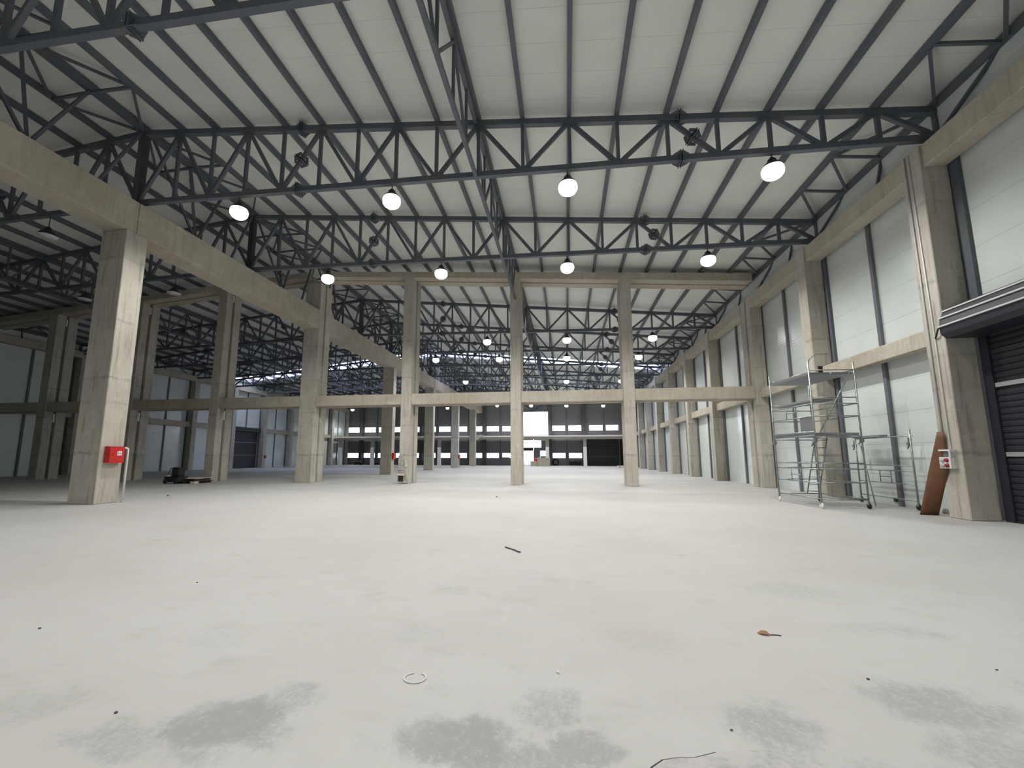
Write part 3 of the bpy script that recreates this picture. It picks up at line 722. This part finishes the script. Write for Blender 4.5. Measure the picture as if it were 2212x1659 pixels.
for i, (nm, ks) in rows.items():
    for k in ks:
        lamp(LX[k], yt(i) + .05, LZ[LX[k]] - (.05 if i > 2 else 0), 'glowing bell lamp, %s on the %s' % (PN[k], nm))
for j, yy in enumerate((1.0,)):
    for k in range(4):
        lamp(LX[k], yy, LZ[LX[k]], 'glowing bell lamp behind the camera, %s in its row, row %s' % (PN[k], ORD[j]), ztop=ZTOP(LX[k]) + .2)
lamp(-20.9, yt(10), 10.3, 'glowing bell lamp in the left hall near the end wall, by the colonnade', group='lit lamps of the left hall')
lamp(-39.2, yt(10), 10.3, 'glowing bell lamp in the left hall near the end wall, by the left wall', group='lit lamps of the left hall')
for (x, i, w) in ((-20.4, 0, 'at the left edge under the first truss'), (-20.8, 1, 'beside the big column under the second truss'), (-26.6, 1, 'second from the colonnade under the second truss'), (-20.8, 3, 'beyond the cross frame')):
    lamp(x, yt(i), 10.35, 'unlit dark bell lamp in the left hall, ' + w, lit=False, group='unlit lamps of the dark hall')

# ------------------------------------------------------------------ hose cabinets
def hose_cabinet(x, y0, y1, z0, z1, label, detail):
    r_ = thing('hose_cabinet', label, 'fire cabinet', (x, y0, z0), 'red hose cabinets')
    w, h = y1 - y0, z1 - z0
    MB().box(0, .20, 0, w, 0, h).build('case', M['red'], r_, bevel=.006)
    d_ = MB().box(.20, .215, .015, w - .015, .015, h - .015).build('door', M['red'], r_)
    if detail:
        s_ = MB().box(.215, .2175, w*.50, w*.50 + .16, h*.44, h*.44 + .15).build('sign', M['white'], d_)
        MB().lathe([(.0, .222), (.028, .222), (.03, .215)], (0, w*.2, h*.5), 12, 'X').build('lock', M['red_dark'], d_)
        gy, gz = w*.50 + .03, h*.44 + .025
        gm = MB()
        for (a, b, c, e) in ((0, .018, 0, .10), (.08, .098, 0, .10), (.018, .08, .042, .058)): gm.box(.2175, .219, gy + a, gy + b, gz + c, gz + e)
        gm.build('letter_mark', M['red'], d_)
    return r_
hose_cabinet(XL + .005, 12.88, 13.42, 1.38, 1.94, 'red fire hose cabinet with white sign on the large left column', True)
pp_ = tagged(MB().tube([(XL + .10, 13.42, 1.89), (XL + .10, 13.56, 1.89), (XL + .10, 13.61, 1.87), (XL + .10, 13.625, 1.80), (XL + .10, 13.625, .02)], .033, 8).build('water_pipe', M['white']), 'white pipe from the red hose cabinet down to the floor', 'pipe')
MB().lathe([(.04, 0), (.055, .01), (.055, .05), (.04, .06)], (XL + .10, 13.625, 0), 10).build('pipe_collar', M['grey_plastic'], pp_)
hose_cabinet(XL + .005, lrow(2) + .05, lrow(2) + .6, 1.36, 1.92, 'small red hose cabinet on the colonnade column just beyond the cross frame', False)
hose_cabinet(XL + .005, lrow(4) + .05, lrow(4) + .6, 1.36, 1.92, 'tiny red hose cabinet on a far colonnade column', False)
tagged(MB().tube([(XL + .08, lrow(4) + .66, 1.5), (XL + .08, lrow(4) + .66, .01)], .03, 6).build('water_pipe', M['grey_plastic']), 'thin grey pipe below the far red hose cabinet', 'pipe')
sb = tagged(MB().box(XWL + .81, XWL + .95, 58.0, 58.35, 1.35, 1.75).build('socket_box', M['red_dark']), 'dim red box on the left wall beside the far dark door', 'socket box')

# ------------------------------------------------------------------ socket box, conduits and litter at the right column
so = thing('socket_box', 'grey power socket box with red sockets on the roller door column', 'socket box', (XR, 13.46, 1.30))
MB().box(-.05, 0, 0, .40, 0, .50).build('back_plate', M['grey_plastic'], so)
MB().box(-.16, -.05, .02, .38, 0, .30).build('socket_case', M['white'], so, bevel=.01)
MB().box(-.15, -.05, .02, .38, .46, .50).build('top_hood', M['white'], so)
MB().box(-.15, -.05, .0, .06, .30, .46).build('side_hood', M['grey_plastic'], so)
MB().box(-.07, -.05, .07, .36, .31, .45).build('breaker_window', M['sheet_grey'], so)
for (yy, zz) in ((.12, .22), (.12, .08), (.26, .22), (.26, .08)):
    MB().lathe([(0, -.20), (.05, -.20), (.055, -.16)], (0, yy, zz), 12, 'X').build('socket', M['red_socket'] if yy < .2 else M['grey_plastic'], so)
pk = MB().box(10.22, 10.60, col_y(1) - .012, col_y(1), 4.98, 5.27).build('beam_pocket', M['dark_gap'], R_COL[1])
MB().box(10.18, 10.64, col_y(1) - .02, col_y(1), 5.27, 5.31).build('pocket_rim', M['concrete'], R_COL[1])
co = tagged(MB().tube([(XR - .025, 13.60, 1.80), (XR - .025, 13.60, 5.0), (XR - .025, 13.66, 10.35)], .016, 6).build('conduit', M['white']), 'thin white conduit up the roller door column, right of two', 'conduit', 'conduits on the roller door column')
tagged(MB().tube([(XR - .025, 13.80, 1.80), (XR - .025, 13.80, 5.0), (XR - .025, 13.80, 10.35)], .022, 6).build('conduit', M['grey_plastic']), 'pale conduit up the roller door column, left of two', 'conduit', 'conduits on the roller door column')
tagged(MB().tube([(XR - .02, 13.60, 4.82), (XR - .06, 13.50, 4.86), (XR - .09, 13.38, 5.02), (XR - .05, 13.30, 5.10)], .02, 6).build('cable', M['black']), 'short black cable from the conduit into the roller door housing', 'cable')
hb = MB()
bL, bR, mL, mR, tL, tR = Vector((9.74, 14.48, 0)), Vector((10.19, 14.46, 0)), Vector((9.87, 14.18, 1.16)), Vector((10.055, 13.76, 1.20)), Vector((9.99, 13.86, 2.28)), Vector((10.03, 13.69, 2.27))
NU, NV = 4, 12
def bp(u, v):
    a_, b_ = (bL.lerp(mL, v*2), bR.lerp(mR, v*2)) if v < .5 else (mL.lerp(tL, v*2 - 1), mR.lerp(tR, v*2 - 1))
    return a_.lerp(b_, u)
for off in (Vector((0, 0, 0)), Vector((.008, .009, 0))):
    for j in range(NV + 1):
        for i in range(NU + 1): hb.v.append(tuple(bp(i/NU, j/NV) + off))
W_ = NU + 1; H_ = W_*(NV + 1)
for j in range(NV):
    for i in range(NU):
        q = j*W_ + i; hb.f += [(q, q + 1, q + W_ + 1, q + W_), (H_ + q, H_ + q + W_, H_ + q + W_ + 1, H_ + q + 1)]; hb.sm += [True, True]
rim = [i for i in range(W_)] + [j*W_ + NU for j in range(1, NV + 1)] + [NV*W_ + i for i in range(NU - 1, -1, -1)] + [j*W_ for j in range(NV - 1, 0, -1)]
for a_, b_ in zip(rim, rim[1:] + rim[:1]): hb.f.append((a_, H_ + a_, H_ + b_, b_)); hb.sm.append(False)
tagged(hb.build('hardboard_sheet', M['hardboard']), 'tall brown hardboard sheet leaning between scaffold and roller door column', 'board')
rg = MB(); rr = random.Random(5)
for k in range(9):
    a = rr.random()*6.28; q = .05 + rr.random()*.14
    rg.lathe([(0.001, .0), (.05, .01), (.07, .05), (.04, .10 + rr.random()*.06), (.001, .14)], (10.62 + math.cos(a)*q*.7, 14.62 + math.sin(a)*q, 0), 7)
tagged(rg.build('rag_heap', M['sheet_grey']), 'small crumpled grey rag on the floor behind the brown board', 'rag')
tagged(MB().bar((10.25, 14.66, .012), (10.75, 14.48, .012), .08, .02).build('wood_strip', M['timber']), 'thin wooden strip on the floor beside the grey rag', 'wood strip')
tagged(MB().box(XWR - .04, XWR - .001, 17.02, 17.16, .12, .25).build('wall_outlet', M['black']), 'small black outlet low on the white wall behind the scaffold', 'outlet')

# ------------------------------------------------------------------ mobile tube scaffold
sA, sB, sC = Vector((7.69, 18.03, 0)), Vector((7.85, 15.61, 0)), Vector((9.24, 15.73, 0)); sD = sA + sC - sB
scf = thing('tube_scaffold', 'tall galvanised mobile tube scaffold with platforms against the right wall', 'scaffold', tuple(sB))
def SP(v, z=0): return tuple(v - sB + Vector((0, 0, z)))
def sl(a, b, t_): return a + (b - a)*t_
TUBE = M['galv']
for nm, v, zt_ in (('A', sA, 4.62), ('B', sB, 4.70), ('C', sC, 4.66), ('D', sD, 4.5)):
    MB().tube([SP(v, .16), SP(v, zt_)], .027, 8).build('post', TUBE, scf)
    c_ = MB().box(-.03, .03, -.03, .03, .13, .20)
    c_.v = [tuple(Vector(p_) + Vector(SP(v))) for p_ in c_.v]
    co_ = c_.build('caster', M['galv'], scf)
    MB().lathe([(.0, -.025), (.085, -.025), (.095, -.01), (.095, .01), (.085, .025), (.0, .025)], SP(v, .095), 14, 'X').build('wheel', M['white'] if nm in 'AB' else M['rubber'], co_)
    for zc in (2.12,):
        k_ = MB().box(-.045, .045, -.045, .045, -.06, .06); k_.v = [tuple(Vector(p_) + Vector(SP(v, zc))) for p_ in k_.v]
        k_.bar(SP(v, zc), tuple(Vector(SP(v, zc - .12)) + Vector((-.12, -.03, 0))), .03, .03)
        k_.build('coupler', M['sheet_grey'], scf)
def rail(a, b, z0, z1=None, r_=.019, nm='rail'): MB().tube([SP(a, z0), SP(b, z1 if z1 is not None else z0)], r_, 6).build(nm, TUBE, scf)
for (a, b) in ((sA, sB), (sD, sC)):
    for z_ in (.30, .80, 1.22, 1.40, 2.28, 2.90, 3.30): rail(a, b, z_)
    for (z0, z1) in ((.80, 1.22), (2.90, 3.30)):
        for t_ in (.38, .61): MB().tube([SP(sl(a, b, t_), z0), SP(sl(a, b, t_), z1)], .016, 6).build('gate_upright', TUBE, scf)
        MB().tube([SP(sl(a, b, .38), (z0 + z1)/2), SP(sl(a, b, .61), (z0 + z1)/2)], .016, 6).build('gate_bar', TUBE, scf)
    rail(a, b, 4.34)
for (a, b) in ((sB, sC), (sA, sD)):
    for z_ in (.28, .80, 1.22, 1.40, 2.22, 2.90, 3.30, 3.50, 4.40): rail(a, b, z_)
rail(sB, sC, .36, .30); rail(sB, sD, .30)
rail(sl(sB, sC, .12), sl(sB, sC, .92), 2.38, 4.36, .022, 'diagonal_brace')
def deck(z_, t0, t1, nm, th_=.07):
    a0, b0 = sl(sA, sD, t0), sl(sA, sD, t1); a1, b1 = sl(sB, sC, t0), sl(sB, sC, t1)
    e = (sA - sB).normalized()*.03
    P = [SP(a1 + e, z_), SP(b1 + e, z_), SP(b0 - e, z_), SP(a0 - e, z_)]
    P += [(x, y, z + th_) for x, y, z in P]
    MB().quadbox(P).build(nm, M['deck'], scf, bevel=.008)
deck(2.30, .02, .47, 'deck_board'); deck(2.30, .52, .98, 'deck_board')
deck(3.40, .04, .50, 'deck_board'); deck(4.26, .03, .48, 'deck_board'); deck(4.26, .52, .97, 'deck_board')
for z_ in (2.40, ): rail(sA, sB, z_, r_=.03, nm='toe_rail')
ll0, lr0, ll1, lr1 = Vector((8.37, 17.5, .32)), Vector((8.66, 17.33, .32)), Vector((8.22, 16.32, 2.3)), Vector((8.52, 16.2, 2.3))
for a, b in ((ll0, ll1), (lr0, lr1)): MB().tube([tuple(a - sB), tuple(b - sB)], .022, 6).build('ladder_stile', TUBE, scf)
for k in range(8):
    t_ = (k + .4)/8; MB().tube([tuple(sl(ll0, ll1, t_) - sB), tuple(sl(lr0, lr1, t_) - sB)], .016, 6).build('ladder_rung', TUBE, scf)
shp = [SP(sl(sA, sB, .70) , 2.42), SP(sl(sA, sB, .98), 2.42), SP(sl(sA, sB, .98), 2.92), SP(sl(sA, sB, .70), 2.92)]
MB().quadbox(shp + [(x + .015, y, z) for x, y, z in shp]).build('hanging_sheet', M['sheet_grey'], scf)
MB().box(*[0]*6) if False else None
MB().tube([tuple(Vector(p_) - sB) for p_ in ((7.85, 15.61, 4.66), (7.90, 15.6, 4.75), (7.98, 15.6, 4.83), (8.08, 15.6, 4.89), (8.22, 15.6, 4.925), (8.45, 15.6, 4.91))], .014, 6).build('bent_rod', M['sheet_grey'], scf)
# second, low scaffold bay standing along the wall
low = thing('scaffold_frame', 'low galvanised scaffold bay close to the wall, right of the tall scaffold', 'scaffold', (10.5, 15.6, 0))
for (yy, zt_) in ((0, 2.45), (2.65, 2.4)):
    MB().tube([(0, yy, .16), (0, yy, zt_)], .026, 8).build('post', TUBE, low)
    c_ = MB().box(-.03, .03, yy - .03, yy + .03, .12, .20).build('caster', TUBE, low)
    MB().lathe([(.0, -.025), (.085, -.025), (.095, -.01), (.095, .01), (.085, .025), (.0, .025)], (0, yy, .095), 14, 'X').build('wheel', M['rubber'], c_)
    k_ = MB().box(-.05, .05, yy + .02, yy + .11, 1.95, 2.05); k_.bar((0, yy + .07, 2.2), (0, yy + .09, 2.0), .03, .05); k_.bar((0, yy + .06, 1.98), (0, yy + .16, 1.86), .03, .03)
    k_.build('coupler', M['sheet_grey'], low)
for z_ in (.28, .76, 1.16, 1.33, 2.25): MB().tube([(0, -.1 if z_ > 2 else 0, z_), (0, 2.65, z_)], .018, 6).build('rail', TUBE, low)
for yy in (1.02, 1.54): MB().tube([(0, yy, .76), (0, yy, 1.16)], .016, 6).build('gate_upright', TUBE, low)
MB().tube([(0, 1.02, .96), (0, 1.54, .96)], .016, 6).build('gate_bar', TUBE, low)
MB().box(-.12, .12, 1.15, 2.6, 2.27, 2.34).build('deck_board', M['deck'], low)
MB().tube([(-.62, .9, .03), (-.1, 2.2, 2.0)], .018, 6).build('stabiliser_leg', TUBE, low)

# ------------------------------------------------------------------ things on the floor of the dark hall
pal = thing('plank_pile', 'low pile of pale-edged planks on a dark pallet by the cross frame', 'plank pile', (-22.35, 24.2, 0))
for xx in (-.45, 0, .45): MB().box(xx - .06, xx + .06, -.9, .6, 0, .12).build('bearer', M['dark_timber'], pal)
for k in range(5): MB().box(-.62, .72, -.9 + k*.30, -.64 + k*.30, .12, .155).build('plank', M['dark_timber'], pal)
for k in range(4): MB().box(-.55 + .03*k, .66, -.75 + k*.32, -.47 + k*.32, .27 + .01*k, .31 + .01*k).build('plank', M['board_edge'] if k < 2 else M['timber'], pal)
for xx in (-.4, .5): MB().box(xx - .08, xx + .08, -.7, .4, .155, .27).build('spacer_block', M['dark_timber'], pal)
MB().box(.45, .74, -.92, -.62, .01, .13).build('pale_block', M['board_edge'], pal)
fm = thing('floor_machine', 'dark floor machine with tall housing left of the plank pile', 'machine', (-22.95, 23.3, 0))
MB().box(-.42, .55, -.35, .35, .10, .42).build('chassis', M['black'], fm, bevel=.03)
MB().box(-.10, .42, -.22, .25, .42, .95).build('motor_housing', M['black'], fm, bevel=.05)
MB().lathe([(.0, 0), (.10, .0), (.13, .03), (.10, .09), (.0, .10)], (-.38, -.1, .40), 12).build('white_cap', M['white'], fm)
for (xx, yy) in ((-.3, -.36), (.4, -.36), (-.3, .36), (.4, .36)): MB().lathe([(0, -.03), (.13, -.03), (.14, 0), (.13, .03), (0, .03)], (xx, yy, .14), 12, 'Y').build('wheel', M['rubber'], fm)
MB().tube([(-.35, -.2, .45), (-.15, -.2, .9), (-.15, .2, .9), (-.35, .2, .45)], .02, 6).build('handle', M['black'], fm)

# ------------------------------------------------------------------ far end: timber stack, hose box, coil, car, sheet and oddments
ts = thing('timber_stack', 'high stack of pale timber boards beside the far entrance', 'timber stack', (-3.80, 77.1, 0))
for k in range(7):
    for q in range(2): MB().box(-1.08 + .02*((k*3 + q) % 3), 1.06, -.62 + q*.6, -.06 + q*.6, k*.207, .2 + k*.207).build('board', M['timber'], ts, bevel=.012)
t2 = thing('timber_stack', 'low stack of boards carrying a small red box near the far entrance', 'timber stack', (-5.48, 77.1, 0))
for k in range(4): MB().box(-.56, .56 - .05*(k % 2), -.55, .45, k*.215, .205 + k*.215).build('board', M['timber'], t2, bevel=.012)
r_ = thing('red_box', 'small red box with a white mark on the low timber stack', 'fire cabinet', (-5.15, 76.9, .86))
MB().box(-.28, .28, -.12, .12, 0, .66).build('case', M['red'], r_); MB().box(-.06, .10, -.125, -.12, .34, .50).build('sign', M['white'], r_)
cl = MB()
for k, rad in enumerate((.46, .50, .54, .58)):
    cl.tube([(rad*math.cos(a), -.12 + .05*k + .05*math.sin(a*3), .62 + rad*math.sin(a)) for a in [2*math.pi*q/22 for q in range(23)]], .035, 6, False)
co = cl.build('hose_coil', M['rubber'], None, loc=(-1.9, 82.85, 0)); tagged(co, 'large black hose coil leaning on the far end wall', 'hose coil')
rk = thing('dark_rack', 'dark low rack under the lower windows right of the hose coil', 'rack', (1.6, 82.75, 0))
MB().box(-1.05, 1.1, -.25, .2, .08, .16).build('shelf', M['black'], rk); MB().box(-1.05, 1.1, -.25, .2, .62, .72).build('shelf', M['black'], rk)
for xx in (-1.0, 0, 1.05):
    for yy in (-.22, .17): MB().box(xx - .03, xx + .03, yy - .03, yy + .03, 0, .95).build('upright', M['black'], rk)
for xx in (-.75, -.2, .45, .8): MB().box(xx - .2, xx + .2, -.2, .15, .16, .5).build('bin', M['dark_timber'], rk)
tagged(MB().box(-1.4, 2.9, 81.75, 81.95, 0, .07).build('floor_batten', M['timber']), 'long pale batten on the floor in front of the dark rack', 'batten')
tagged(MB().box(8.0, 9.3, 72.0, 73.6, .09, .20).build('pale_slab', M['white_paint']), 'pale slab lying by the far right wall columns', 'slab')
sb_ = bpy.data.objects['pale_slab']
for xx in (8.3, 9.0): MB().box(xx - .08, xx + .08, 72.05, 73.5, 0, .09).build('bearer', M['dark_timber'], sb_)
vs_ = MB(); nx_, nz_ = 10, 7; rr = random.Random(9)
for i in range(nx_ + 1):
    for j in range(nz_ + 1):
        u, v = i/nx_, j/nz_
        vs_.v.append((-16.0 + 1.6*u, 77.75 - .10*math.sin(u*9 + v*4) - .03, 5.42 - (.9*v)*max(.12, 1 - abs(u - .28)*2.2) + .05*math.sin(u*11)))
for i in range(nx_):
    for j in range(nz_):
        a = i*(nz_ + 1) + j; vs_.f.append((a, a + 1, a + nz_ + 2, a + nz_ + 1)); vs_.sm.append(False)
fo = vs_.build('plastic_sheet', M['plastic_film']); tagged(fo, 'crumpled pale plastic sheet hanging over the mezzanine edge', 'plastic sheet')
sm_ = fo.modifiers.new('thick', 'SOLIDIFY'); sm_.thickness = .01
ct = thing('hand_cart', 'small dark tool cart with tube handle at the far left corner', 'cart', (-39.6, 80.8, 0))
MB().box(-.6, .7, -.3, .3, .22, .55).build('tray', M['black'], ct); MB().box(-.2, .5, -.2, .2, .55, .85).build('load', M['sheet_grey'], ct)
MB().tube([(-.6, -.25, .4), (-.95, -.25, 1.0), (-.95, .25, 1.0), (-.6, .25, .4)], .025, 6).build('handle', M['galv'], ct)
for (xx, yy) in ((-.4, -.3), (.5, -.3), (-.4, .3), (.5, .3)): MB().lathe([(0, -.03), (.15, -.03), (.16, 0), (.15, .03), (0, .03)], (xx, yy, .16), 12, 'Y').build('wheel', M['rubber'], ct)
cp = thing('cable_heap', 'long low heap of dark cables under the far left windows', 'cables', (-36.8, 82.2, 0))
for k in range(5): MB().tube([(-1.6 + .2*k, -.2 + .08*k, .06), (-.6, -.1 + .05*k, .12 + .03*k), (.5 + .1*k, .0, .10 + .03*k), (1.6 - .1*k, .1 - .05*k, .06)], .06, 6).build('cable', M['rubber'], cp)
cr = thing('parked_car', 'dark parked car outside, seen through the lower windows', 'car', (-12.0, 90.5, -.05))
MB().prism([(-2.1, .35), (2.1, .35), (2.15, .85), (1.3, .98), (-1.9, 1.0), (-2.15, .8)], -.85, .85).build('car_body', M['car'], cr, bevel=.05)
MB().prism([(-1.7, 1.0), (1.1, 1.0), (.5, 1.52), (-1.2, 1.55)], -.75, .75).build('cabin', M['black'], cr, bevel=.05)
for xx in (-1.3, 1.3):
    for yy in (-.8, .8): MB().lathe([(0, -.1), (.30, -.1), (.33, 0), (.30, .1), (0, .1)], (xx, yy, .33), 16, 'Y').build('wheel', M['rubber'], cr)

# ------------------------------------------------------------------ small litter on the floor
tagged(MB().tube([(-1.1, 8.08, .012), (-.98, 7.93, .014), (-.9, 7.84, .012), (-.83, 7.72, .013), (-.79, 7.70, .012)], .011, 6).build('twig', M['twig']), 'thin dark stick lying in the middle of the floor', 'stick')
lf = MB(); 
lv = [(1.69, 4.64, .004), (1.72, 4.60, .012), (1.77, 4.59, .014), (1.79, 4.61, .006), (1.77, 4.65, .022), (1.73, 4.66, .02)]
lf.v = lv + [(x, y, z + .004) for x, y, z in lv]; lf.f = [(0, 1, 2, 3, 4, 5)[::-1], tuple(range(6, 12))] + [(k, (k + 1) % 6, 6 + (k + 1) % 6, 6 + k) for k in range(6)]; lf.sm = [False]*8
lo_ = lf.build('dry_leaf', M['leaf']); tagged(lo_, 'curled brown dry leaf on the floor at right', 'leaf')
MB().tube([(1.79, 4.61, .008), (1.84, 4.62, .006), (1.88, 4.61, .005)], .005, 5).build('stalk', M['twig'], lo_)
tagged(MB().tube([(-1.12 + .08*math.cos(a), 3.335 + .075*math.sin(a), .006) for a in [math.pi*(.62 + 1.78*q/18) for q in range(19)]], .0045, 5).build('wire_ring', M['white']), 'open white wire ring lying on the near floor', 'wire')
tagged(MB().tube([(-.105, 3.605, .006), (-.085, 3.575, .006)], .006, 6).build('cigarette_end', M['white']), 'tiny white cigarette end on the near floor', 'cigarette end')
PB = [(-4.9, 3.66, 0.012, 'at the left edge of the near floor'), (-16.0, 15.98, 0.042, 'beyond the hose cabinet column'), (-2.76, 17.8, 0.030, 'in front of the cross frame'), (2.13, 3.86, 0.010, 'right of the brown leaf'), (3.19, 4.18, 0.008, 'near the right picture edge'), (.93, 3.05, 0.008, 'beside the curved floor crack'), (-2.83, 2.61, 0.010, 'at the lower left'), (-4.69, 5.24, 0.011, 'left of the long stick')]
for (x, y, s_, w) in PB:
    o = MB().lathe([(.001, 0), (s_, .1*s_), (s_*1.1, .5*s_), (s_*.6, .95*s_), (.001, s_)], (x, y, 0), 7).build('pebble', M['pebble'])
    tagged(o, 'small dark crumb of dirt on the floor ' + w, 'crumb', 'crumbs on the floor')
